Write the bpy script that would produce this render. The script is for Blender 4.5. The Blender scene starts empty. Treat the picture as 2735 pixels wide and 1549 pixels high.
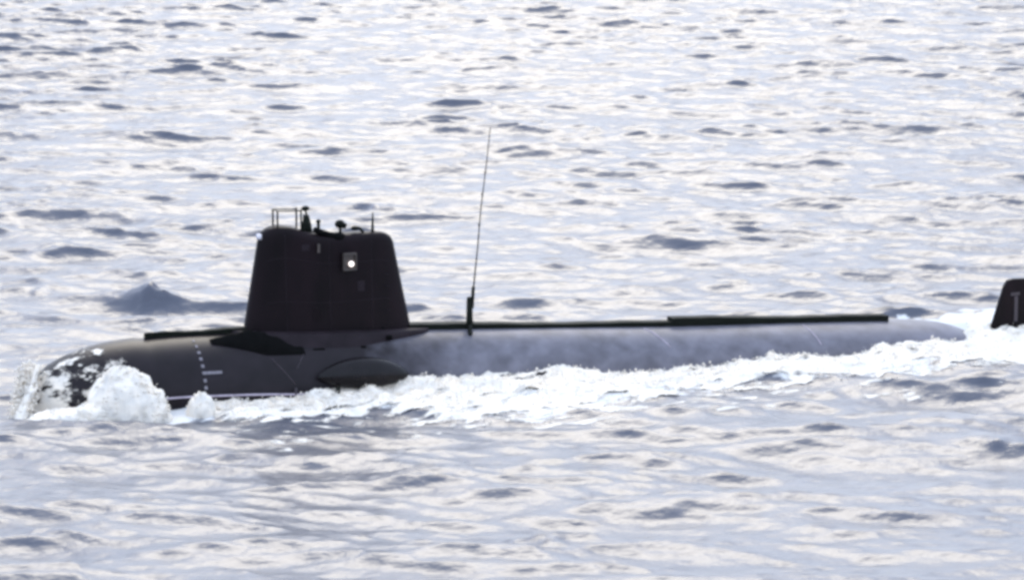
import bpy, math
import numpy as np
from mathutils import Vector

SC = bpy.context.scene
COL = SC.collection
rng = np.random.default_rng(7)

# ------------------------------------------------------------------ camera
DIST, PITCH, WIDTH = 260.0, math.radians(10.0), 66.0
cam_d = bpy.data.cameras.new("camera")
cam = bpy.data.objects.new("camera", cam_d)
COL.objects.link(cam)
cam.location = (0, -DIST * math.cos(PITCH), DIST * math.sin(PITCH))
cam.rotation_euler = (math.radians(90) - PITCH, 0, 0)
cam_d.sensor_width = 36.0
cam_d.lens = 36.0 * DIST / WIDTH
cam_d.clip_start, cam_d.clip_end = 1.0, 20000.0
SC.camera = cam

# ------------------------------------------------------------------ sky and sun
SUN_EL, SUN_AZ = math.radians(40), math.radians(-1)      # azimuth from +Y (away from the camera) towards +X
world = bpy.data.worlds.new("World")
SC.world = world
world.use_nodes = True
wn, wl = world.node_tree.nodes, world.node_tree.links
wn.clear()
sky = wn.new("ShaderNodeTexSky")
sky.sky_type = 'NISHITA'
sky.sun_disc = False
sky.sun_elevation = SUN_EL
sky.sun_rotation = SUN_AZ
sky.air_density = 1.0
sky.dust_density = 2.0
sky.ozone_density = 1.0
tint = wn.new("ShaderNodeMix")
tint.data_type = 'RGBA'
tint.inputs[0].default_value = 0.72
tint.inputs[7].default_value = (6.7, 7.85, 10.0, 1)       # the thin bright cloud that veils the blue
wl.new(sky.outputs[0], tint.inputs[6])
bg = wn.new("ShaderNodeBackground")
bg.inputs[1].default_value = 0.12
wl.new(tint.outputs[2], bg.inputs[0])
wo = wn.new("ShaderNodeOutputWorld")
wl.new(bg.outputs[0], wo.inputs[0])

sun_d = bpy.data.lights.new("sun", 'SUN')
sun_d.energy = 0.6
sun_d.angle = math.radians(24)
sun_d.color = (1.0, 0.91, 0.73)
sun = bpy.data.objects.new("sun", sun_d)
COL.objects.link(sun)
sun.rotation_euler = (-(math.radians(90) - SUN_EL), 0, -SUN_AZ)

SC.view_settings.view_transform = 'Standard'
SC.view_settings.look = 'None'
SC.view_settings.exposure = 1.1
SC.view_settings.gamma = 1.0
SC.view_settings.use_curve_mapping = False
SC.cycles.use_denoising = True
SC.cycles.max_bounces = 6
SC.cycles.transparent_max_bounces = 16
SC.cycles.pixel_filter_type = 'BLACKMAN_HARRIS'
SC.cycles.filter_width = 3.4


# ------------------------------------------------------------------ helpers
def vnoise(x, y, seed=0):
    xi, yi = np.floor(x).astype(np.int64), np.floor(y).astype(np.int64)
    fx, fy = x - xi, y - yi
    fx, fy = fx * fx * (3 - 2 * fx), fy * fy * (3 - 2 * fy)

    def h(a, b):
        n = (a * 374761393 + b * 668265263 + seed * 974634777) & 0x7fffffff
        n = ((n ^ (n >> 13)) * 1274126177) & 0x7fffffff
        return ((n ^ (n >> 16)) & 0xffff) / 65535.0
    return (h(xi, yi) * (1 - fx) + h(xi + 1, yi) * fx) * (1 - fy) + (h(xi, yi + 1) * (1 - fx) + h(xi + 1, yi + 1) * fx) * fy


def fbm(x, y, seed=0, octaves=4):
    v, a, t = 0.0, 1.0, 0.0
    for k in range(octaves):
        v = v + a * vnoise(x * 2 ** k, y * 2 ** k, seed + k)
        t += a
        a *= 0.55
    return v / t


def mesh_object(name, verts, faces, mat, parent=None, smooth=True, kind=None):
    me = bpy.data.meshes.new(name)
    if isinstance(faces, np.ndarray):
        v = np.asarray(verts, dtype=np.float32)
        n, k = faces.shape
        me.vertices.add(len(v))
        me.vertices.foreach_set("co", v.ravel())
        me.loops.add(n * k)
        me.loops.foreach_set("vertex_index", faces.astype(np.int32).ravel())
        me.polygons.add(n)
        me.polygons.foreach_set("loop_start", np.arange(0, n * k, k, dtype=np.int32))
        me.polygons.foreach_set("loop_total", np.full(n, k, dtype=np.int32))
        me.update(calc_edges=True)
    else:
        me.from_pydata([tuple(p) for p in verts], [], faces)
        me.update()
    me.polygons.foreach_set("use_smooth", np.full(len(me.polygons), smooth))
    me.materials.append(mat)
    o = bpy.data.objects.new(name, me)
    COL.objects.link(o)
    if parent:
        o.parent = parent
    if kind:
        o["kind"] = kind
    return o


def grid_faces(n, m, closed=False):
    """quads of an n x m vertex grid, rows of m; closed joins the last column to the first."""
    i = np.arange(n - 1)[:, None]
    j = np.arange(m if closed else m - 1)[None, :]
    j2 = (j + 1) % m
    return np.stack([i * m + j, i * m + j2, (i + 1) * m + j2, (i + 1) * m + j], -1).reshape(-1, 4)


class Geo:
    """collects simple solids into one mesh"""
    def __init__(self):
        self.v, self.f = [], []

    def add(self, v, f):
        b = len(self.v)
        self.v += [tuple(p) for p in v]
        self.f += [tuple(i + b for i in q) for q in f]
        return self

    def tube(self, pts, rad, n=8):
        pts = [Vector(p) for p in pts]
        if not hasattr(rad, '__len__'):
            rad = [rad] * len(pts)
        vs, fs = [], []
        for i, p in enumerate(pts):
            d = (pts[min(i + 1, len(pts) - 1)] - pts[max(i - 1, 0)]).normalized()
            a = d.cross(Vector((0, 0, 1)) if abs(d.z) < 0.9 else Vector((1, 0, 0))).normalized()
            b = d.cross(a)
            for k in range(n):
                t = 2 * math.pi * k / n
                vs.append(p + (a * math.cos(t) + b * math.sin(t)) * rad[i])
        for i in range(len(pts) - 1):
            for k in range(n):
                fs.append((i * n + k, i * n + (k + 1) % n, (i + 1) * n + (k + 1) % n, (i + 1) * n + k))
        fs.append(tuple(range(n))[::-1])
        fs.append(tuple((len(pts) - 1) * n + k for k in range(n)))
        return self.add(vs, fs)

    def box(self, c, size, bev=0.15, rot=None):
        """box with chamfered vertical edges and a chamfered top"""
        x, y, z = (s / 2 for s in size)
        e = bev * min(x, y, z) * 2
        ring = lambda ix, zz: [Vector((sx, sy, zz)) for sx, sy in (
            (x - ix, y - ix - e), (x - ix - e, y - ix), (-x + ix + e, y - ix), (-x + ix, y - ix - e),
            (-x + ix, -y + ix + e), (-x + ix + e, -y + ix), (x - ix - e, -y + ix), (x - ix, -y + ix + e))]
        vs = ring(0, -z) + ring(0, z - e) + ring(e * .7, z)
        if rot is not None:
            vs = [rot @ p for p in vs]
        vs = [p + Vector(c) for p in vs]
        fs = [tuple(range(8))[::-1], tuple(range(16, 24))]
        for r in (0, 8):
            fs += [(r + k, r + (k + 1) % 8, r + 8 + (k + 1) % 8, r + 8 + k) for k in range(8)]
        return self.add(vs, fs)

    def ball(self, c, r, n=12, m=8):
        r = r if hasattr(r, '__len__') else (r, r, r)
        vs, fs = [], []
        for i in range(m + 1):
            a = math.pi * i / m
            for k in range(n):
                t = 2 * math.pi * k / n
                vs.append((c[0] + r[0] * math.sin(a) * math.cos(t), c[1] + r[1] * math.sin(a) * math.sin(t), c[2] + r[2] * math.cos(a)))
        for i in range(m):
            for k in range(n):
                fs.append((i * n + k, (i + 1) * n + k, (i + 1) * n + (k + 1) % n, i * n + (k + 1) % n))
        return self.add(vs, fs)

    def build(self, name, mat, parent, smooth=True):
        o = mesh_object(name, self.v, self.f, mat, parent, smooth)
        return o


def material(name, base, rough, var=0.0, scale=1.0, bump=0.0, spec=0.5, metallic=0.0, emit=None, stretch=(1, 1, 1), base2=None):
    m = bpy.data.materials.new(name)
    m.use_nodes = True
    N, L = m.node_tree.nodes, m.node_tree.links
    p = N["Principled BSDF"]
    p.inputs["Roughness"].default_value = rough
    p.inputs["Specular IOR Level"].default_value = spec
    p.inputs["Metallic"].default_value = metallic
    tc = N.new("ShaderNodeTexCoord")
    mp = N.new("ShaderNodeMapping")
    mp.inputs["Scale"].default_value = stretch
    L.new(tc.outputs["Object"], mp.inputs[0])
    nz = N.new("ShaderNodeTexNoise")
    nz.inputs["Scale"].default_value = scale
    nz.inputs["Detail"].default_value = 6
    L.new(mp.outputs[0], nz.inputs["Vector"])
    cr = N.new("ShaderNodeValToRGB")
    cr.color_ramp.elements[0].position, cr.color_ramp.elements[1].position = 0.32, 0.68
    b2 = base2 or tuple(c * (1 + var) for c in base)
    cr.color_ramp.elements[0].color = (*[c * (1 - var) for c in base], 1)
    cr.color_ramp.elements[1].color = (*b2, 1)
    L.new(nz.outputs["Fac"], cr.inputs[0])
    L.new(cr.outputs[0], p.inputs["Base Color"])
    if bump:
        b = N.new("ShaderNodeBump")
        b.inputs["Strength"].default_value = 1.0
        b.inputs["Distance"].default_value = bump
        L.new(nz.outputs["Fac"], b.inputs["Height"])
        L.new(b.outputs[0], p.inputs["Normal"])
    if emit:
        p.inputs["Emission Color"].default_value = (*emit[0], 1)
        p.inputs["Emission Strength"].default_value = emit[1]
    return m


M_hull = material("hull_paint", (0.128, 0.124, 0.146), 0.44, 0.26, 1.1, 0.010, spec=.18, stretch=(.8, .8, 1.0))
M_sail = material("sail_paint", (0.0052, 0.0022, 0.0034), 0.5, 0.6, 0.6, 0.02, spec=.12, stretch=(1, 1, .35))
M_skirt = material("casing_paint", (0.016, 0.011, 0.014), 0.6, 0.3, 0.8, 0.006, spec=.12)
M_dark = material("dark_gear_paint", (0.006, 0.0075, 0.005), 0.65, 0.3, 3.0, spec=.1)
M_black = material("matte_black_paint", (0.0022, 0.0022, 0.0022), 0.8, 0.3, 2.0, spec=.08)
M_pod = material("pod_paint", (0.006, 0.0045, 0.0055), 0.27, 0.3, 1.0, 0.006, spec=.2)
M_rope = material("worn_rail_paint", (0.42, 0.36, 0.42), 0.6, 0.25, 3.0)
M_num = material("worn_mark_paint", (0.17, 0.155, 0.175), 0.6, 0.4, 9.0)
M_mark = material("white_mark_paint", (0.72, 0.68, 0.72), 0.6, 0.15, 3.0)
M_rmark = material("faded_mark_paint", (0.036, 0.026, 0.032), 0.6, 0.3, 3.0)
M_niche = material("lamp_housing_metal", (0.05, 0.038, 0.032), 0.5, 0.3, 4.0)
M_lamp = material("lamp_glass", (0.8, 0.74, 0.70), 0.2, 0.0, emit=((1.0, 0.88, 0.82), 0.9))
M_foam = material("white_foam", (0.66, 0.62, 0.56), 0.9, 0.0, 1.3, 0.12, spec=0.1, base2=(0.87, 0.78, 0.66))


def feathered(name, lo, hi, col_a, col_b, fine):
    """foam whose edge thins to a lace: opacity from the mesh's own 'cover' value broken up by fine bubbles"""
    m = material(name, col_a, 0.9, 0.0, 1.3, 0.10, spec=.1, base2=col_b)
    N, L = m.node_tree.nodes, m.node_tree.links
    a = N.new("ShaderNodeAttribute")
    a.attribute_name = "cover"
    z = N.new("ShaderNodeTexNoise")
    z.inputs["Scale"].default_value = fine
    z.inputs["Detail"].default_value = 6
    z.inputs["Roughness"].default_value = 0.7
    tcn = next(n for n in N if n.type == 'TEX_COORD')
    L.new(tcn.outputs["Object"], z.inputs["Vector"])
    q = N.new("ShaderNodeMath")
    q.operation = 'ADD'
    L.new(a.outputs["Fac"], q.inputs[0])
    L.new(z.outputs["Fac"], q.inputs[1])
    r = N.new("ShaderNodeMapRange")
    r.interpolation_type = 'SMOOTHSTEP'
    r.inputs["From Min"].default_value, r.inputs["From Max"].default_value = lo, hi
    L.new(q.outputs[0], r.inputs["Value"])
    L.new(r.outputs[0], N["Principled BSDF"].inputs["Alpha"])
    return m


M_wake = feathered("wake_froth", .50, .95, (0.66, 0.62, 0.56), (0.87, 0.78, 0.66), 1.6)
M_wash = feathered("wash_froth", .45, 1.0, (0.66, 0.62, 0.56), (0.87, 0.78, 0.66), 1.9)


def set_cover(o, cover, used):
    a = o.data.attributes.new("cover", 'FLOAT', 'POINT')
    a.data.foreach_set("value", cover.ravel()[used].astype(np.float32))


# ------------------------------------------------------------------ the submarine's frame (needed by sea and foam)
ORG = np.array([-24.78, -36.54])
PSI = math.radians(22.5)
AX, LAT = np.array([math.cos(PSI), math.sin(PSI)]), np.array([math.sin(PSI), -math.cos(PSI)])


def to_world(s, t):
    return ORG[0] + s * AX[0] + t * LAT[0], ORG[1] + s * AX[1] + t * LAT[1]


def to_sub(x, y):
    dx, dy = x - ORG[0], y - ORG[1]
    return dx * AX[0] + dy * AX[1], dx * LAT[0] + dy * LAT[1]


HS = np.array([-2.5, -1, 1, 5, 10, 15, 20, 28, 37, 45, 51, 53.5, 55, 56.5, 59])
HH = np.array([.3, 2.2, 3.05, 3.42, 3.36, 3.12, 2.86, 2.40, 1.84, 1.48, 1.16, .98, .80, .35, -1.5])
RS = np.array([4.5, 12, 22, 30, 38, 46, 51, 54, 56, 59])
RR = np.array([3.25, 3.3, 3.2, 2.8, 2.3, 1.8, 1.5, 1.35, 1.15, 0.6])
WS = np.array([4.5, 12, 22, 30, 40, 48, 53, 55.5, 57, 59])
WW = np.array([3.25, 3.3, 3.3, 3.25, 3.2, 3.1, 2.9, 2.4, 1.7, 0.5])


def hull_R(s):
    s = np.asarray(s, float)
    nose = 3.25 * np.sqrt(np.clip(1 - (np.clip(4.5 - s, 0, 6.999) / 7.0) ** 2, 0, 1))
    return np.where(s < 4.5, nose, np.interp(s, RS, RR))


def hull_B(s):
    s = np.asarray(s, float)
    return np.where(s < 4.5, hull_R(s), _smooth(WS, WW, s, .8))


def _smooth(xs, ys, s, w=1.2):
    return sum(np.interp(s + d * w, xs, ys) for d in (-1, -.5, 0, .5, 1)) / 5


def hull_top(s):
    s = np.asarray(s, float)
    return np.where(s < 4.5, 0.17 + hull_R(s), _smooth(HS, HH, s))


def hull_zc(s):
    return hull_top(s) - hull_R(s)


def hull_point(s, ang, off=0.0):
    """ang 0 = towards the camera side, 90 = top; local coordinates (x aft, y away from the camera, z up)"""
    R = hull_R(s) + off
    return (s, -(float(hull_B(s)) + off) * math.cos(ang), float(hull_zc(s)) + R * math.sin(ang))


def half_beam(s):
    R, z = hull_R(s), hull_zc(s)
    return hull_B(s) * np.sqrt(np.clip(1 - z * z / np.maximum(R * R, 1e-6), 0, None))


# ------------------------------------------------------------------ sea
wr = np.random.default_rng(21)
NC = 190
lam = np.exp(wr.uniform(math.log(0.8), math.log(20.0), NC))
kk = 2 * math.pi / lam
dirs = math.radians(-97) + wr.normal(0, 1, NC) * np.interp(lam, [.7, 3, 9], np.radians([26, 17, 22]))
slope = 0.0205 * (0.75 + 0.5 * wr.random(NC)) * np.where(lam > 7, 0.75, 1.0) * np.interp(lam, [.8, 1.6, 2.6, 4, 7, 9], [1.45, 1.5, 1.5, 1.4, 1.2, 1.0])
amp = slope / kk
ph = wr.uniform(0, 2 * math.pi, NC)
kx, ky = kk * np.cos(dirs), kk * np.sin(dirs)
dxn, dyn = np.cos(dirs), np.sin(dirs)
# single bigger wave crests: x, y, height, half width, half depth
CRESTS = [(-22.8, -4.6, 1.2, 1.25, 1.5, .1), (-22.2, -5.4, .45, 2.2, 1.2, -.2), (1.8, -68.6, 1.0, 2.6, 1.2, -.2), (-20.1, -73.3, .40, 1.0, .8, .1), (25.7, -48.0, .8, 2.4, 1.0, -.35),
          (19.0, -32.1, .42, 3.0, .8, .05), (8.5, 15.3, .50, 1.3, 1.0, 0), (23.1, 17.0, .45, 1.2, 1.0, 0), (17.3, 56.1, .50, 2.2, 1.3, -.1), (26.9, 63.9, .45, 1.5, 1.2, 0), (-9.7, 32.9, .45, 3.0, 1.2, 0),
          (27.7, -1.0, .22, 1.3, .9, 0), (-23.0, -59.3, .34, 2.2, .9, 0), (7.7, -62.3, .30, 1.6, .8, .1), (-.4, -1.0, .40, 1.4, .9, 0), (-30.4, -.3, .5, 1.8, 1.2, .2), (-4.4, -44.5, .35, 2.4, 1.0, 0), (-12.5, -44.0, .30, 1.5, .9, 0)]


def wave_disp(x, y):
    """Gerstner displacement of the water surface at rest position x, y"""
    shape = x.shape
    x, y = x.ravel(), y.ravel()
    gust = 0.55 + 0.75 * fbm(x / 22 + 40, y / 30 + 11, 3, 3) + 0.5 * np.clip(fbm(x / 7.5 + 5, y / 4 + 1, 13, 3) - .48, 0, .25)
    dx, dy, dz = np.zeros_like(x), np.zeros_like(x), np.zeros_like(x)
    for i in range(NC):
        th = kx[i] * x + ky[i] * y + ph[i]
        c, s = np.cos(th), np.sin(th)
        dz += amp[i] * c
        dx -= 1.0 * amp[i] * dxn[i] * s
        dy -= 1.0 * amp[i] * dyn[i] * s
    dx, dy, dz = dx * gust, dy * gust, dz * gust
    for cx, cy, h, wx, wy, tilt in CRESTS:
        u, v = x - cx, y - cy
        m = (np.abs(u) < 5 * wx) & (np.abs(v) < 12 * wy)
        u, v = u[m], v[m] - tilt * u[m]
        n = fbm(u * 1.1 + cx, v * 1.3 + cy, 5, 3)
        v = v + (n - .5) * 1.2
        dz[m] += 0.7 * h * (.40 + .9 * n) * np.exp(-(np.abs(u) / wx) ** 1.5) * np.where(v < 0, np.exp(-(v / wy) ** 2), np.exp(-np.abs(v) / (2.2 * wy)))
    return dx.reshape(shape), dy.reshape(shape), dz.reshape(shape)


# foam width on the camera side, outer edge as distance from the axis
FS = np.array([-3.5, -2, 1, 3, 5, 7, 10, 13, 16, 19, 22, 26, 30, 36, 42, 48, 55, 62, 80])
FT = 0.3 + np.array([1.0, 4.6, 6.8, 7.6, 7.4, 7.9, 8.8, 9.4, 10.8, 12.8, 13.6, 13.6, 12.0, 10.2, 10.2, 10.6, 11.6, 13, 17])


def foam_amount(s, t):
    """0..1 foam cover of the water beside and behind the hull"""
    n = fbm(s / 2.4 + 7, t / 1.5 + 3, 31, 5)
    out = np.interp(s, FS, FT) + 0.4 + (n - 0.5) * 5.0
    near = np.clip((out - t) / 3.6, 0, 1) * (t > -0.5) * np.clip((s + 3.2) / 1.0, 0, 1)
    hb = half_beam(np.clip(s, -2.4, 58.9))
    far_w = np.interp(s, [-3, 0, 8, 20, 50, 54, 60, 80], [1.2, 2.5, 1.2, .5, .6, 3.5, 6, 9])
    far = np.clip((hb + far_w + (n - .5) * 3 + t) / 1.2, 0, 1) * (t <= -0.5) * np.clip((s + 3.0) / 1.0, 0, 1)
    return np.clip(np.maximum(near, far), 0, 1)


def axis_samples(lo, hi, step, far):
    a = np.arange(lo, hi + step / 2, step)
    g, d, p = [], step, hi
    while p < far:
        d *= 1.2
        p += d
        g.append(p)
    g = np.array(g)
    return np.concatenate([(lo + hi) - g[::-1], a, g])


M_sea = bpy.data.materials.new("sea_water")
M_sea.use_nodes = True
N, L = M_sea.node_tree.nodes, M_sea.node_tree.links
pb = N["Principled BSDF"]
pb.inputs["Base Color"].default_value = (0.078, 0.084, 0.108, 1)
pb.inputs["Roughness"].default_value = 0.30
pb.inputs["IOR"].default_value = 1.333
tc = N.new("ShaderNodeTexCoord")
mp = N.new("ShaderNodeMapping")
mp.inputs["Scale"].default_value = (0.75, 1.0, 1.0)
L.new(tc.outputs["Object"], mp.inputs[0])
n1 = N.new("ShaderNodeTexNoise")
n1.inputs["Scale"].default_value = 2.0
n1.inputs["Detail"].default_value = 2.2
n1.inputs["Roughness"].default_value = 0.5
L.new(mp.outputs[0], n1.inputs["Vector"])
bp = N.new("ShaderNodeBump")
bp.inputs["Strength"].default_value = 1.0
bp.inputs["Distance"].default_value = 0.06
L.new(n1.outputs["Fac"], bp.inputs["Height"])
L.new(bp.outputs[0], pb.inputs["Normal"])
at = N.new("ShaderNodeAttribute")
at.attribute_name = "foam"
n2 = N.new("ShaderNodeTexNoise")
n2.inputs["Scale"].default_value = 2.2
n2.inputs["Detail"].default_value = 8
n2.inputs["Roughness"].default_value = 0.68
L.new(mp.outputs[0], n2.inputs["Vector"])
ad = N.new("ShaderNodeMath")
ad.operation = 'MULTIPLY_ADD'
ad.inputs[1].default_value = 1.25
L.new(at.outputs["Fac"], ad.inputs[0])
sb = N.new("ShaderNodeMath")
sb.operation = 'SUBTRACT'
sb.inputs[1].default_value = 1.02
L.new(n2.outputs["Fac"], sb.inputs[0])
L.new(sb.outputs[0], ad.inputs[2])
mr = N.new("ShaderNodeMapRange")
mr.inputs["From Min"].default_value = 0.0
mr.inputs["From Max"].default_value = 0.22
L.new(ad.outputs[0], mr.inputs["Value"])
fb = N.new("ShaderNodeBsdfDiffuse")
fb.inputs["Color"].default_value = (0.68, 0.67, 0.65, 1)
mx = N.new("ShaderNodeMixShader")
L.new(mr.outputs[0], mx.inputs[0])
L.new(pb.outputs[0], mx.inputs[1])
L.new(fb.outputs[0], mx.inputs[2])
L.new(mx.outputs[0], N["Material Output"].inputs["Surface"])

gx = axis_samples(-66, 66, 0.23, 6000)
gy = axis_samples(-92, 200, 0.36, 6000)
X, Y = np.meshgrid(gx, gy)
ddx, ddy, ddz = wave_disp(X, Y)
fade = np.clip((130 - np.abs(X)) / 60, 0, 1) * np.clip((300 - np.abs(Y - 54)) / 140, 0, 1)
S, T = to_sub(X, Y)
foam = foam_amount(S, T) * (np.abs(X) < 90) * (np.abs(Y) < 120)
V = np.stack([X + ddx * fade, Y + ddy * fade, ddz * fade], -1).reshape(-1, 3)
sea = mesh_object("sea", V, grid_faces(len(gy), len(gx)), M_sea, kind="structure")
fa = sea.data.attributes.new("foam", 'FLOAT', 'POINT')
fa.data.foreach_set("value", foam.ravel().astype(np.float32))
sea["label"] = "choppy pale grey sea around the submarine"

# ------------------------------------------------------------------ submarine
sub = bpy.data.objects.new("submarine", None)
COL.objects.link(sub)
sub.location = (ORG[0], ORG[1], 0)
sub.rotation_euler = (0, 0, PSI)
sub["label"] = "surfaced dark grey submarine with tall black sail and whip antenna behind a white bow wave"
sub["category"] = "submarine"

# hull
ss = np.concatenate([-2.499 + 7 * (1 - np.cos(np.linspace(0, math.pi / 2, 26))), np.linspace(4.9, 59, 130)])
ang = np.linspace(0, 2 * math.pi, 72, endpoint=False)
R, zc, B = hull_R(ss)[:, None], hull_zc(ss)[:, None], hull_B(ss)[:, None]
HV = np.stack([np.repeat(ss[:, None], 72, 1), -B * np.cos(ang), zc + R * np.sin(ang)], -1).reshape(-1, 3)
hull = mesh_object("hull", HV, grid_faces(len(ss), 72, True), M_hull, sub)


def patch(name, s0, s1, a0, a1, off, thick, mat, parent, ns=2, na=2):
    """small plate that follows the hull's skin"""
    g = Geo()
    pts = [[hull_point(s0 + (s1 - s0) * i / ns, a0 + (a1 - a0) * j / na, off + k * thick) for i in range(ns + 1) for j in range(na + 1)] for k in (0, 1)]
    n = (ns + 1) * (na + 1)
    fs = []
    for i in range(ns):
        for j in range(na):
            q = (i * (na + 1) + j, i * (na + 1) + j + 1, (i + 1) * (na + 1) + j + 1, (i + 1) * (na + 1) + j)
            fs += [tuple(x + n for x in q), q[::-1]]
    rim = [j for j in range(na + 1)] + [i * (na + 1) + na for i in range(1, ns + 1)] + [ns * (na + 1) + j for j in range(na - 1, -1, -1)] + [i * (na + 1) for i in range(ns - 1, 0, -1)]
    for a, b in zip(rim, rim[1:] + rim[:1]):
        fs.append((a, b, b + n, a + n))
    g.add(pts[0] + pts[1], fs)
    return g.build(name, mat, parent, smooth=False)


# draught marks down the bow
for k, deg in enumerate((72, 62, 53, 45, 37, 22, 15, 7, 1, -6)):
    w = 0.17 if k > 1 else 0.13
    patch("draught_mark", 7.15 - w / 2, 7.15 + w / 2, math.radians(deg - 1.7), math.radians(deg + 1.7), 0.002, 0.02, M_num, hull)
patch("draught_bar", 7.05, 8.2, math.radians(28.2), math.radians(31), 0.002, 0.02, M_num, hull, ns=4)
for s0, a0, s1, a1 in ((11.2, 42, 12.4, 14), (13.2, 46, 12.6, 30), (34.9, 78, 35.8, 40), (45.2, 74, 45.5, 30)):
    pts = [hull_point(s0 + (s1 - s0) * i / 8, math.radians(a0 + (a1 - a0) * i / 8), 0.01) for i in range(9)]
    Geo().tube(pts, 0.028, 6).build("hull_seam", M_rmark if s0 < 20 else M_rope, hull)
# hull colour: darker forward, turning grey aft of the sail, with a ragged border
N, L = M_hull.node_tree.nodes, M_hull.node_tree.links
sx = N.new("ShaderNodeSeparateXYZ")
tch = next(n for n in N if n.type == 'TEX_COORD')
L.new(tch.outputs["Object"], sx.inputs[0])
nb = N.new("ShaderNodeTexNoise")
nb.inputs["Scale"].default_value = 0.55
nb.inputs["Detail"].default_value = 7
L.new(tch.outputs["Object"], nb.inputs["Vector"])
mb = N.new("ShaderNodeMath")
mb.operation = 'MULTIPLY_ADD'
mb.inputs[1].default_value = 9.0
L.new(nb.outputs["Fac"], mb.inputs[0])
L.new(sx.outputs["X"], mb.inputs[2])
aft_mask = N.new("ShaderNodeMapRange")
aft_mask.inputs["From Min"].default_value, aft_mask.inputs["From Max"].default_value = 22.0, 28.0
L.new(mb.outputs[0], aft_mask.inputs["Value"])
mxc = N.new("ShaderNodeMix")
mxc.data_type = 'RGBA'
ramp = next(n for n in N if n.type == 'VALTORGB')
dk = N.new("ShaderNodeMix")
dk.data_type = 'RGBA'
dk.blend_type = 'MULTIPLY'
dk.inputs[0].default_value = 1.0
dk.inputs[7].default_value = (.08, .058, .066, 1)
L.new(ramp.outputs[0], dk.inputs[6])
L.new(aft_mask.outputs[0], mxc.inputs[0])
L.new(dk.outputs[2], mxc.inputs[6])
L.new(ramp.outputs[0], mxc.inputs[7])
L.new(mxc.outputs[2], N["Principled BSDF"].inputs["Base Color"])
# pale guard rail along the side
rail = [hull_point(s, math.radians(a), 0.07) for s, a in [(s, 8 - 6 * (s - 4) / 16) for s in np.linspace(3.8, 19.5, 40)]]
Geo().tube(rail, 0.055, 8).build("side_rail", M_rope, hull)
for s in (6, 9, 12, 15, 18):
    a = math.radians(8 - 6 * (s - 4) / 16)
    Geo().tube([hull_point(s, a, -0.03), hull_point(s, a, 0.07)], 0.035, 6).build("rail_bracket", M_rope, hull)


def deck_strip(s0, s1, z0, z1, w0, w1, th, name="deck_walkway", lift=0.0):
    """raised flat walkway along the top of the hull, tapered in plan, its underside sunk in the casing"""
    n = 24
    vs, fs = [], []
    for i in range(n + 1):
        q = i / n
        s = s0 + (s1 - s0) * q
        z = z0 - .05 + (z1 - z0) * q + 0.035 * math.sin(q * 9.0) + .012 * math.sin(q * 41)
        w = w0 + (w1 - w0) * q
        b = float(hull_top(s)) - 0.12
        vs += [(s, -w, b), (s, -w, z - .03), (s, -w + .03, z), (s, w - .03, z), (s, w, z - .03), (s, w, b)]
    for i in range(n):
        for j in range(5):
            fs.append((i * 6 + j, i * 6 + j + 1, (i + 1) * 6 + j + 1, (i + 1) * 6 + j))
    fs += [tuple(range(6))[::-1], tuple(n * 6 + j for j in range(6))]
    return Geo().add(vs, fs).build(name, M_dark, hull, smooth=False)


deck_strip(4.6, 10.5, 3.74, 3.66, 0.06, 0.36, .2)
deck_strip(20.3, 37.4, 3.18, 2.10, 0.45, 0.40, .2)
deck_strip(36.9, 51.2, 2.38, 1.52, 0.42, 0.38, .2)

# sail
TS = np.array([10.0, 11.1, 11.6, 12.2, 12.8, 13.4, 14.1, 14.8, 15.6, 17, 18.6, 19.1, 19.5, 21])
TZ = np.array([8.2, 8.45, 8.85, 9.05, 9.05, 8.92, 8.66, 8.46, 8.40, 8.40, 8.36, 8.25, 8.0, 7.9]) + 0.17


def sail_ring(q, inset=0.0, n=72):
    """outline at height fraction q: rounded nose forward, tapering tail"""
    s0, s1 = 10.35 + 0.95 * q + 0.10 * q * q + inset, 20.55 - 1.15 * q - inset
    w = 1.22 - 0.30 * q - inset
    out = []
    for k in range(n):
        a = 2 * math.pi * k / n
        c, sn = math.cos(a), math.sin(a)
        x = math.copysign(abs(c) ** 0.82, c)
        taper = 1 - 0.24 * (x + 1) / 2
        y = math.copysign(abs(sn) ** 0.80, sn) * w * taper
        out.append((s0 + (s1 - s0) * (x + 1) / 2, y))
    return out


vs, rings = [], []
levels = [(q, 0.0, 0.0) for q in np.linspace(0, 0.93, 16)] + [(0.96, 0.02, 0), (0.985, .07, 0), (1.0, 0.18, 0), (1.0, .34, .05), (1.0, .6, .06)]
for q, inset, up in levels:
    for (s, y) in sail_ring(q, inset):
        zt = float(_smooth(TS, TZ, s, .35))
        zb = 2.75
        vs.append((s, y, zb + (zt - zb) * q + up))
nr = len(levels)
fs = [tuple(x) for x in grid_faces(nr, 72, True)]
base = (nr - 1) * 72
for k in range(36):
    a, b, c, d = base + k, base + (k + 1) % 72, base + (71 - k) % 72, base + (72 - k) % 72
    if len({a, b, c, d}) > 2:
        f = []
        for x in (a, b, c, d):
            if x not in f:
                f.append(x)
        fs.append(tuple(f))
sail = Geo().add(vs, fs).build("sail", M_sail, sub)

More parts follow.
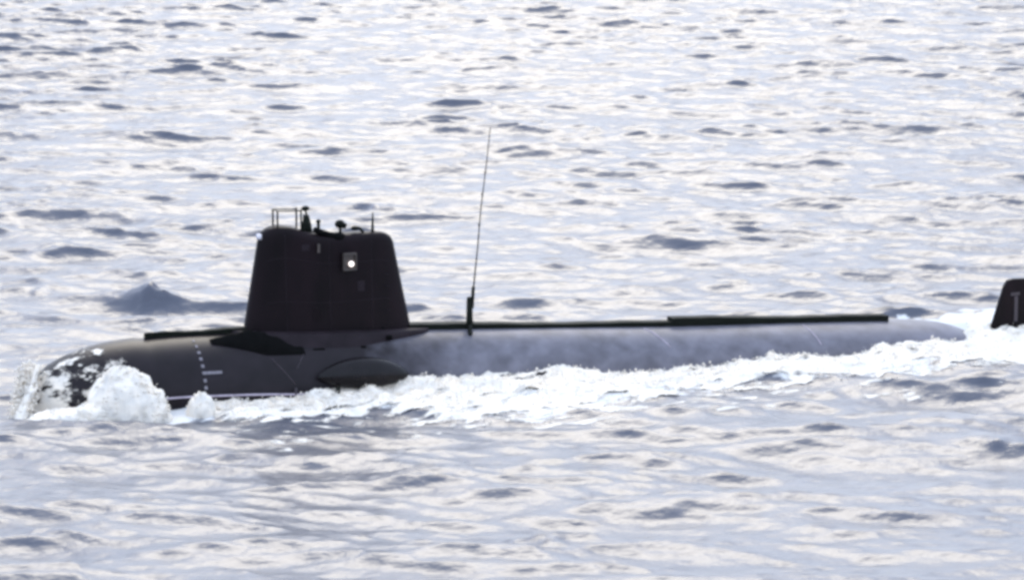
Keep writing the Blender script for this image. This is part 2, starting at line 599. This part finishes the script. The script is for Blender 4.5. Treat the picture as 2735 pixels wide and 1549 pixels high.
# casing under the sail: a near-vertical side that sweeps down to the hull
cs = np.linspace(9.6, 21.6, 40)
vs = []
for s in cs:
    q = (s - 9.6) / 12.0
    bulge = math.sin(math.pi * min(1, max(0, q))) ** 0.45
    wt, wb = 0.30 + 1.45 * bulge, 0.35 + 1.75 * bulge * (1 - .32 * max(0, q - .55) / .45)
    zt = 3.52 - (s - 9.6) * 0.055
    for sg in (-1, 1):
        R_, zc_ = float(hull_R(s)), float(hull_zc(s))
        zb = zc_ + math.sqrt(max(0.01, R_ * R_ - wb * wb)) - 0.1
        prof = [(0, zt + .04), (wt - .12, zt + .02), (wt, zt - .08), (wt + (wb - wt) * .45, zt + (zb - zt) * .6), (wb, zb)]
        if sg == -1:
            row = [(s, -y, z) for y, z in prof[::-1]]
        else:
            row += [(s, y, z) for y, z in prof[1:]]
    vs += row
m = len(row)
fs = [tuple(x) for x in grid_faces(len(cs), m)] + [tuple(range(m))[::-1], tuple((len(cs) - 1) * m + k for k in range(m))]
casing = Geo().add(vs, fs).build("sail_casing", M_skirt, sub)

# raised black wedge standing in for a dark open recess at the casing's front
vs, fs = [], []
for i, s in enumerate(np.linspace(8.1, 13.3, 22)):
    q = i / 21
    y0 = min(1.45 + .30 * (s - 8.1), 2.32)               # lower edge on the hull
    up = (max(0, 1 - abs(q - .44) / .46)) ** .8
    R_, zc_ = float(hull_R(s)), float(hull_zc(s))
    hz = lambda y: zc_ + math.sqrt(R_ * R_ - y * y)
    y1 = y0 - .25 - .50 * up
    zt1 = hz(y1) + .08 + (3.72 - hz(y1)) * up * (.9 + .1 * math.sin(s * 7))
    vs += [(s, -y0, hz(y0) - .03), (s, -y0 - .02, hz(y0) + .06), (s, -(y1 + .08), zt1 - .04), (s, -y1, zt1), (s, -y1 + .3, hz(y1 - .3) - .02)]
fs = [tuple(x) for x in grid_faces(22, 5)] + [(4, 3, 2, 1, 0), tuple(105 + k for k in range(5))]
Geo().add(vs, fs).build("recess_wedge", M_black, casing)
# small dark fittings on the casing
Geo().box((18.6, -1.62, 2.72), (.34, .14, .26)).build("casing_hatch", M_black, casing)
Geo().box((14.2, -2.02, 2.42), (.7, .2, .14)).build("casing_vent", M_black, casing)
Geo().box((16.9, -1.98, 2.36), (.30, .16, .14)).build("casing_vent", M_black, casing)



def sail_side(s, q, off=0.0):
    ring = np.array([p for p in sail_ring(q) if p[1] <= 1e-6])
    ring = ring[ring[:, 0].argsort()]
    y = float(np.interp(s, ring[:, 0], ring[:, 1]))
    zt = float(_smooth(TS, TZ, s, .35))
    return (s, y - off, 2.75 + (zt - 2.75) * q)


for s in (12.7, 15.3, 17.9):
    Geo().tube([sail_side(s, q, -.004) for q in np.linspace(.03, .95, 20)], .018, 6).build("sail_seam", M_skirt, sail)
for q in (.36, .74):
    Geo().tube([sail_side(s, q, -.004) for s in np.linspace(11.6, 19.0, 30)], .016, 6).build("sail_seam", M_skirt, sail)
for s in np.arange(12.2, 19.4, .9):
    Geo().tube([sail_side(s, .055, -.03), sail_side(s, .055, .012)], .13, 10).build("drain_hole", M_black, sail)
for s, q, w, h in ((13.9, .86, .5, .34), (17.2, .50, .44, .6), (14.5, .25, .5, .8)):
    c = sail_side(s, q, 0)
    Geo().box((c[0], c[1] + .02, c[2]), (w, .09, h), .3).build("access_panel", M_skirt if h < .7 else M_sail, sail, smooth=False)
for k in range(6):
    a, b = sail_side(18.7, .12 + .12 * k, .05), sail_side(19.0, .12 + .12 * k, .05)
    Geo().tube([sail_side(18.7, .12 + .12 * k, -.02), a, b, sail_side(19.0, .12 + .12 * k, -.02)], .02, 6).build("hand_hold", M_skirt, sail)

# side light in its niche
g = Geo()
lx, ly, lz = 16.45, -1.00, 7.12
g.box((lx, ly + .03, lz + .02), (.80, .10, .92), .9)
side = g.build("side_light", M_niche, sail, smooth=False)
g = Geo()
for sx in (-.36, .36):
    g.box((lx + sx, ly - .09, lz + .02), (.08, .18, .9), .2)
g.box((lx, ly - .09, lz + .46), (.78, .20, .10), .2)
g.box((lx, ly - .09, lz - .44), (.78, .22, .08), .2)
g.build("lamp_frame", M_niche, side, smooth=False)
Geo().ball((lx + .08, ly - .12, lz - .12), (.155, .15, .155)).build("lamp_lens", M_lamp, side)
Geo().box((14.6, -1.06, 8.0), (.16, .06, .5)).build("sail_plate", M_niche, sail, smooth=False)

# bridge gear
g = Geo()
for p in ((12.38, -.45), (12.38, .35), (13.78, -.45), (13.78, .35)):
    g.tube([(p[0], p[1], 8.8), (p[0], p[1], 10.18)], .055, 8)
g.tube([(12.38, -.45, 10.16), (13.78, -.45, 10.10)], .035, 8)
g.tube([(12.38, .35, 10.16), (13.78, .35, 10.10)], .030, 8)
g.tube([(12.38, -.45, 10.16), (12.38, .35, 10.16)], .035, 8)
g.build("bridge_rail", M_dark, sail)
g = Geo()
g.tube([(14.25, 0, 8.3), (14.25, 0, 9.2), (14.3, 0, 9.75)], [.42, .30, .12], 12)
g.tube([(14.3, 0, 9.7), (14.18, 0, 10.1)], .06, 8)
g.build("periscope", M_dark, sail)
Geo().ball((14.2, 0, 10.15), (.24, .18, .15)).build("periscope_head", M_dark, sail)
Geo().tube([(13.9, -.5, 8.6), (13.88, -.5, 9.1), (13.95, -.5, 9.9)], [.12, .09, .05], 8).build("signal_mast", M_dark, sail)
g = Geo()
g.tube([(14.9, -.2, 8.4), (14.9, -.2, 9.35)], .10, 8)
g.ball((14.9, -.2, 9.4), (.14, .14, .12))
g.build("voice_pipe", M_dark, sail)
g = Geo()
g.tube([(14.5, -.55, 9.0), (15.2, -.6, 8.72), (15.9, -.6, 8.5)], [.17, .19, .20], 10)
g.ball((15.95, -.6, 8.52), (.42, .26, .26))
g.build("windscreen_cover", M_black, sail)
g = Geo()
g.tube([(16.25, -.1, 8.35), (16.25, -.1, 9.0)], .09, 8)
g.ball((16.2, -.15, 9.16), (.30, .22, .24))
g.tube([(16.2, -.15, 9.16), (16.55, -.2, 9.02)], [.2, .16], 10)
g.build("search_light", M_dark, sail)
g = Geo()
g.ball((17.1, -.2, 8.88), (.27, .16, .13))
g.tube([(17.1, -.2, 8.9), (17.4, -.2, 8.85), (17.6, -.25, 8.6), (17.75, -.3, 8.38)], [.10, .09, .07, .07], 8)
g.build("fog_horn", M_dark, sail)
g = Geo()
g.tube([(18.2, -.1, 8.3), (18.2, -.1, 8.75), (18.22, -.1, 9.7)], [.11, .09, .035], 8)
g.build("flag_staff", M_dark, sail)
Geo().box((11.35, -.2, 8.75), (.25, .3, .28)).build("bow_lamp", M_mark, sail)

# whip antenna aft of the sail
ant = bpy.data.objects.new("whip_antenna", None)
COL.objects.link(ant)
ant.parent = sub
ant.location = (24.05, -.30, 2.6)
g = Geo()
g.tube([(0.0, 0, -.15), (0.0, 0, .5), (0, 0, 1.7)], [.22, .20, .17], 12)
g.tube([(.16, 0, 1.2), (.24, 0, 2.45)], .10, 10)
g.ball((0, 0, 1.75), (.17, .17, .14))
g.build("antenna_base", M_dark, ant)
g = Geo()
g.tube([(.24, 0, 2.3), (.5, 0, 4.6), (.72, 0, 7.0), (1.05, 0, 9.4), (1.30, 0, 11.6)], [.05, .04, .036, .032, .028], 8)
for x, z in ((.60, 6.0), (.80, 7.75), (.98, 9.0)):
    g.ball((x, 0, z), (.05, .05, .12), 8, 6)
g.build("antenna_rod", M_dark, ant)
g = Geo()
g.tube([(-.05, -.25, .25), (-.42, -.95, -.32)], [.12, .09], 8)
g.tube([(-.45, -.95, -.38), (-.35, -.95, -.15), (-.2, -.85, 0)], [.14, .12, .08], 8)
g.build("antenna_bracket", M_dark, ant)

# lens-shaped blister on the side of the hull
n, mr_ = 40, 28
vs = []
for i in range(n + 1):
    x = -1 + 2 * i / n
    r = (1 - abs(x) ** 2.0) ** 0.72 if abs(x) < 1 else 0.0
    for k in range(mr_):
        a = 2 * math.pi * k / mr_
        cz = math.sin(a)
        vs.append((16.40 + 2.75 * x, -3.35 - .75 * r * math.cos(a), 0.98 - .12 * x + (1.08 if cz > 0 else .72) * r * cz))
pod = Geo().add(vs, [tuple(x) for x in grid_faces(n + 1, mr_, True)]).build("side_blister", M_pod, sub)
Geo().tube([(14.7, -3.75, -1.2), (14.72, -3.75, .55)], [.16, .13], 10).build("blister_strut", M_dark, pod)
Geo().tube([(12.3, -3.36, -1.0), (12.36, -3.36, .6)], [.10, .08], 8).build("hull_stanchion", M_rmark, hull)

# rudder standing out of the wake
prof = [(57.9, -1.6), (58.45, .4), (59.25, 2.75), (59.5, 3.05), (59.9, 3.12), (61.6, 3.05), (62.0, 2.85), (62.2, .3), (62.3, -1.6)]
vs, fs = [], []
rows = [(1.0, 0.0)]
cx = 60.3
for sg, inset in ((-1, 0.0), (-1, .12), (1, .12), (1, 0.0)):
    pass
outer = [(s, z) for s, z in prof]
def shrink(d):
    return [(cx + (s - cx) * (1 - d), z - (.06 if z > 2 else 0) * (d / .1)) for s, z in outer]
layers = [(-.16, shrink(.10)), (-.10, shrink(.02)), (0, outer), (.10, shrink(.02)), (.16, shrink(.10))]
for y, pr in layers:
    vs += [(s, y, z) for s, z in pr]
npf = len(prof)
fs = [tuple(x) for x in grid_faces(len(layers), npf, True)] + [tuple(range(npf))[::-1], tuple(4 * npf + k for k in range(npf))]
rud = Geo().add(vs, fs).build("rudder", M_sail, sub, smooth=False)
Geo().box((59.98, -.18, 2.18), (.62, .03, .20)).build("rudder_mark", M_rmark, rud, smooth=False)
Geo().box((60.05, -.18, 1.25), (.24, .03, 1.55)).build("rudder_mark", M_rmark, rud, smooth=False)


# ------------------------------------------------------------------ foam
def ico():
    p = (1 + 5 ** .5) / 2
    v = np.array([(-1, p, 0), (1, p, 0), (-1, -p, 0), (1, -p, 0), (0, -1, p), (0, 1, p), (0, -1, -p), (0, 1, -p), (p, 0, -1), (p, 0, 1), (-p, 0, -1), (-p, 0, 1)], float)
    v /= np.linalg.norm(v[0])
    f = np.array([(0, 11, 5), (0, 5, 1), (0, 1, 7), (0, 7, 10), (0, 10, 11), (1, 5, 9), (5, 11, 4), (11, 10, 2), (10, 7, 6), (7, 1, 8), (3, 9, 4), (3, 4, 2), (3, 2, 6), (3, 6, 8), (3, 8, 9), (4, 9, 5), (2, 4, 11), (6, 2, 10), (8, 6, 7), (9, 8, 1)])
    return v, f


IV, IF = ico()


def lumps(centres, radii, seed=0, squash=0.8):
    r = np.random.default_rng(seed)
    n = len(centres)
    jit = 1 + r.uniform(-.35, .35, (n, 12, 1))
    a = r.uniform(0, 2 * math.pi, n)
    c, s = np.cos(a)[:, None], np.sin(a)[:, None]
    base = IV[None] * jit
    rot = np.stack([base[..., 0] * c - base[..., 1] * s, base[..., 0] * s + base[..., 1] * c, base[..., 2] * squash], -1)
    v = centres[:, None, :] + rot * radii[:, None, None]
    f = IF[None] + (np.arange(n) * 12)[:, None, None]
    return v.reshape(-1, 3), f.reshape(-1, 3)


def sheet(name, P, keep, mat):
    """grid of points P (n, m, 3) with the quads where keep is false cut out"""
    n, m = P.shape[:2]
    f = grid_faces(n, m)
    k = keep.ravel()
    f = f[k[f].all(1)]
    used = np.unique(f)
    idx = np.full(n * m, -1)
    idx[used] = np.arange(len(used))
    return P.reshape(-1, 3)[used], idx[f], used


def foam_height(s, t):
    hb = half_beam(np.clip(s, -2.4, 58.9))
    d = np.clip(t - hb, -1, None)
    crest = np.interp(s, [-3, 4, 6, 9, 12, 16, 19, 22, 26, 32, 40, 50, 55, 60, 80], [.2, .2, .25, .28, .28, .3, .5, .6, .5, .32, .2, .12, .45, .5, .2])
    n = fbm(s / 1.1 + 3, t / .9, 51, 5)
    big = fbm(s / 3.7 + 9, t * 0 + 2, 57, 2)
    h = crest * (0.35 + 1.3 * big) * np.exp(-np.clip(d, 0, None) / 2.3) * (.55 + .9 * n)
    return h + 0.55 * (n - .42) * np.clip(foam_amount(s, t), 0, 1)


s_ax, t_ax = np.arange(6.4, 78, 0.085), np.arange(0.0, 16, 0.10)
Sg, Tg = np.meshgrid(s_ax, t_ax, indexing='ij')
Xg, Yg = to_world(Sg, Tg)
wx, wy, wz = wave_disp(Xg, Yg)
fa_ = foam_amount(Sg, Tg)
nz_ = fbm(Sg / 1.5 + 2, Tg / .55, 77, 5)
cov_ = fa_ + 2.4 * (nz_ - .5) - .45
keep = (cov_ > -.4) & (Tg > half_beam(np.clip(Sg, -2.4, 58.9)) * (Sg < 58) - .6)
Pg = np.stack([Xg + wx, Yg + wy, wz + .01 + foam_height(Sg, Tg)], -1)
wv, wf, us = sheet("wake", Pg, keep, M_foam)
wake = mesh_object("wake_foam", wv, wf, M_wake, kind="stuff")
set_cover(wake, cov_ * 1.1 + .25, us)
wake["label"] = "white churned foam along the hull and behind the stern"

# spray and froth lumps over the wake and the bow
cen, rad = [], []
N_ = 11000
s_ = rng.uniform(6.6, 74, N_)
hb_ = half_beam(np.clip(s_, -2.4, 58.9)) * (s_ < 58)
t_ = hb_ + np.abs(rng.normal(0, 1, N_)) * (np.interp(s_, FS, FT) - hb_) * .55
keepm = foam_amount(s_, t_) > rng.random(N_) * .9
s_, t_ = s_[keepm], t_[keepm]
x_, y_ = to_world(s_, t_)
ax_, ay_, az_ = wave_disp(x_, y_)
z_ = az_ + foam_height(s_, t_) + np.abs(rng.normal(0, .10, len(s_)))
cen.append(np.stack([x_ + ax_, y_ + ay_, z_], -1))
rad.append(rng.uniform(.02, .07, len(s_)))


def mound(s0, t0, rs, rt, rz, n, r0=.02, r1=.09, seed=3):
    r = np.random.default_rng(seed)
    a, b = r.uniform(0, 2 * math.pi, n), np.arcsin(r.uniform(0, 1, n))
    k = 1 + r.normal(0, .05, n)
    s, t, z = s0 + rs * np.cos(a) * np.cos(b) * k, t0 + rt * np.sin(a) * np.cos(b) * k, rz * np.sin(b) * k
    x, y = to_world(s, t)
    cen.append(np.stack([x, y, z], -1))
    rad.append(r.uniform(r0, r1, n))


def dome(s0, t0, rs, rt, rz, seed, n=70, m=40):
    A, B = np.meshgrid(np.linspace(0, 2 * math.pi, n, endpoint=False), np.linspace(-.5, math.pi / 2, m))
    q = fbm(A * 1.9 + 9 * seed, B * 2.6, seed, 4)
    q = q * (0.5 - .5 * np.cos(A)) + fbm(np.abs(A - 2 * math.pi) * 1.9 + 9 * seed, B * 2.6, seed, 4) * (.5 + .5 * np.cos(A))
    k = .80 + .40 * q
    s, t, z = s0 + rs * np.cos(A) * np.cos(B) * k, t0 + rt * np.sin(A) * np.cos(B) * k, rz * np.sin(B) * k
    x, y = to_world(s, t)
    f = grid_faces(m, n, True)
    hole = fbm(A * 3.1 + seed, B * 4.3 + 2, seed + 70, 4).ravel()
    hole = np.where(np.cos(A).ravel() < -.6, 0, hole)
    return np.stack([x, y, z], -1).reshape(-1, 3), f


parts_v, parts_f, off = [], [], 0
BOW = [(1.8, 4.9, 1.9, 1.9, 2.8, 900), (3.0, 5.2, 1.35, 1.5, 1.8, 500), (0.5, 5.0, 1.5, 1.4, 1.1, 500), (6.05, 5.6, .78, .85, 1.2, 150), (-1.2, 4.2, 2.2, 1.4, .6, 900), (13.2, 5.0, 1.0, .8, .75, 400), (9.6, 5.4, .8, .6, .5, 300)]
for i, (s0, t0, rs, rt, rz, n) in enumerate(BOW):
    v, f = dome(s0, t0, rs, rt, rz, 5 + i)
    parts_v.append(v)
    parts_f.append(f + off)
    off += len(v)
    mound(s0, t0, rs * .98, rt * .98, rz * .98, n, seed=40 + i)
bow = mesh_object("bow_wave_foam", np.concatenate(parts_v), np.concatenate(parts_f), M_foam, kind="stuff")
bow["label"] = "rounded white mounds of foam thrown up at the bow"

# curtain of spray at the very nose
r = np.random.default_rng(9)
n = 1500
q = r.random(n)
s_ = -3.6 + 1.3 * q + r.normal(0, .22, n) + .9 * r.random(n) ** 3
t_ = 2.6 - 2.2 * q + r.normal(0, .35, n)
z_ = (2.6 * q) * (0.8 + .25 * r.random(n)) + r.normal(0, .12, n)
x_, y_ = to_world(s_, t_)
cen.append(np.stack([x_, y_, z_], -1))
rad.append(r.uniform(.03, .10, n))
cv, cf = lumps(np.concatenate(cen), np.concatenate(rad), 5)
spray = mesh_object("spray", cv, cf, M_foam, kind="stuff")
spray["label"] = "flying froth and droplets above the wake"

# thin falling sheet at the left of the nose
qa, qb = np.meshgrid(np.linspace(0, 1, 46), np.linspace(0, 1, 60), indexing='ij')
nq = fbm(qa * 5 + 2, qb * 9 + 5, 63, 4)
cs_ = -3.7 + 1.9 * qb + .75 * (qa - .5) * (1 - .5 * qb) + .25 * (nq - .5)
ct_ = 3.4 - 2.6 * qb + .35 * np.sin(qa * 3) + .5 * (nq - .5)
xq, yq = to_world(cs_, ct_)
Pq = np.stack([xq, yq, -.1 + 2.75 * qb - .3 * np.abs(qa - .5)], -1)
wv, wf, us = sheet("curtain", Pq, nq > 0, M_foam)
o = mesh_object("spray_curtain", wv, wf, M_wash, kind="stuff")
set_cover(o, 1.2 * (nq - .15 - .2 * qb) + .6 - 1.2 * np.abs(qa - .5), us)
o["label"] = "slanting white curtain of spray left of the nose"

# water sheet washing over the nose, torn open over the dark hull
s_ax, a_ax = np.linspace(-2.45, 3.2, 190), np.radians(np.linspace(-12, 108, 240))
Sg, Ag = np.meshgrid(s_ax, a_ax, indexing='ij')
nn = .75 * fbm(Sg / .8 + 4, Ag * 4.0 + 8, 91, 5) + .25 * fbm(Sg / .16, Ag * 18, 95, 3)
Rg = hull_R(Sg) + .025 + .07 * nn
Xg, Yg = to_world(Sg, Rg * np.cos(Ag))
Zg = hull_zc(Sg) + Rg * np.sin(Ag)
cover = .63 - .04 * (Sg + 2.4) - .22 * np.clip(np.degrees(Ag) / 90 - .45, 0, 1)
wv, wf, us = sheet("wash", np.stack([Xg, Yg, Zg], -1), nn < cover + .12, M_foam)
wash = mesh_object("bow_wash", wv, wf, M_wash, kind="stuff")
set_cover(wash, 2.6 * (cover - .05 - nn) + .22, us)
wash["label"] = "torn white sheet of water washing over the submerged nose"
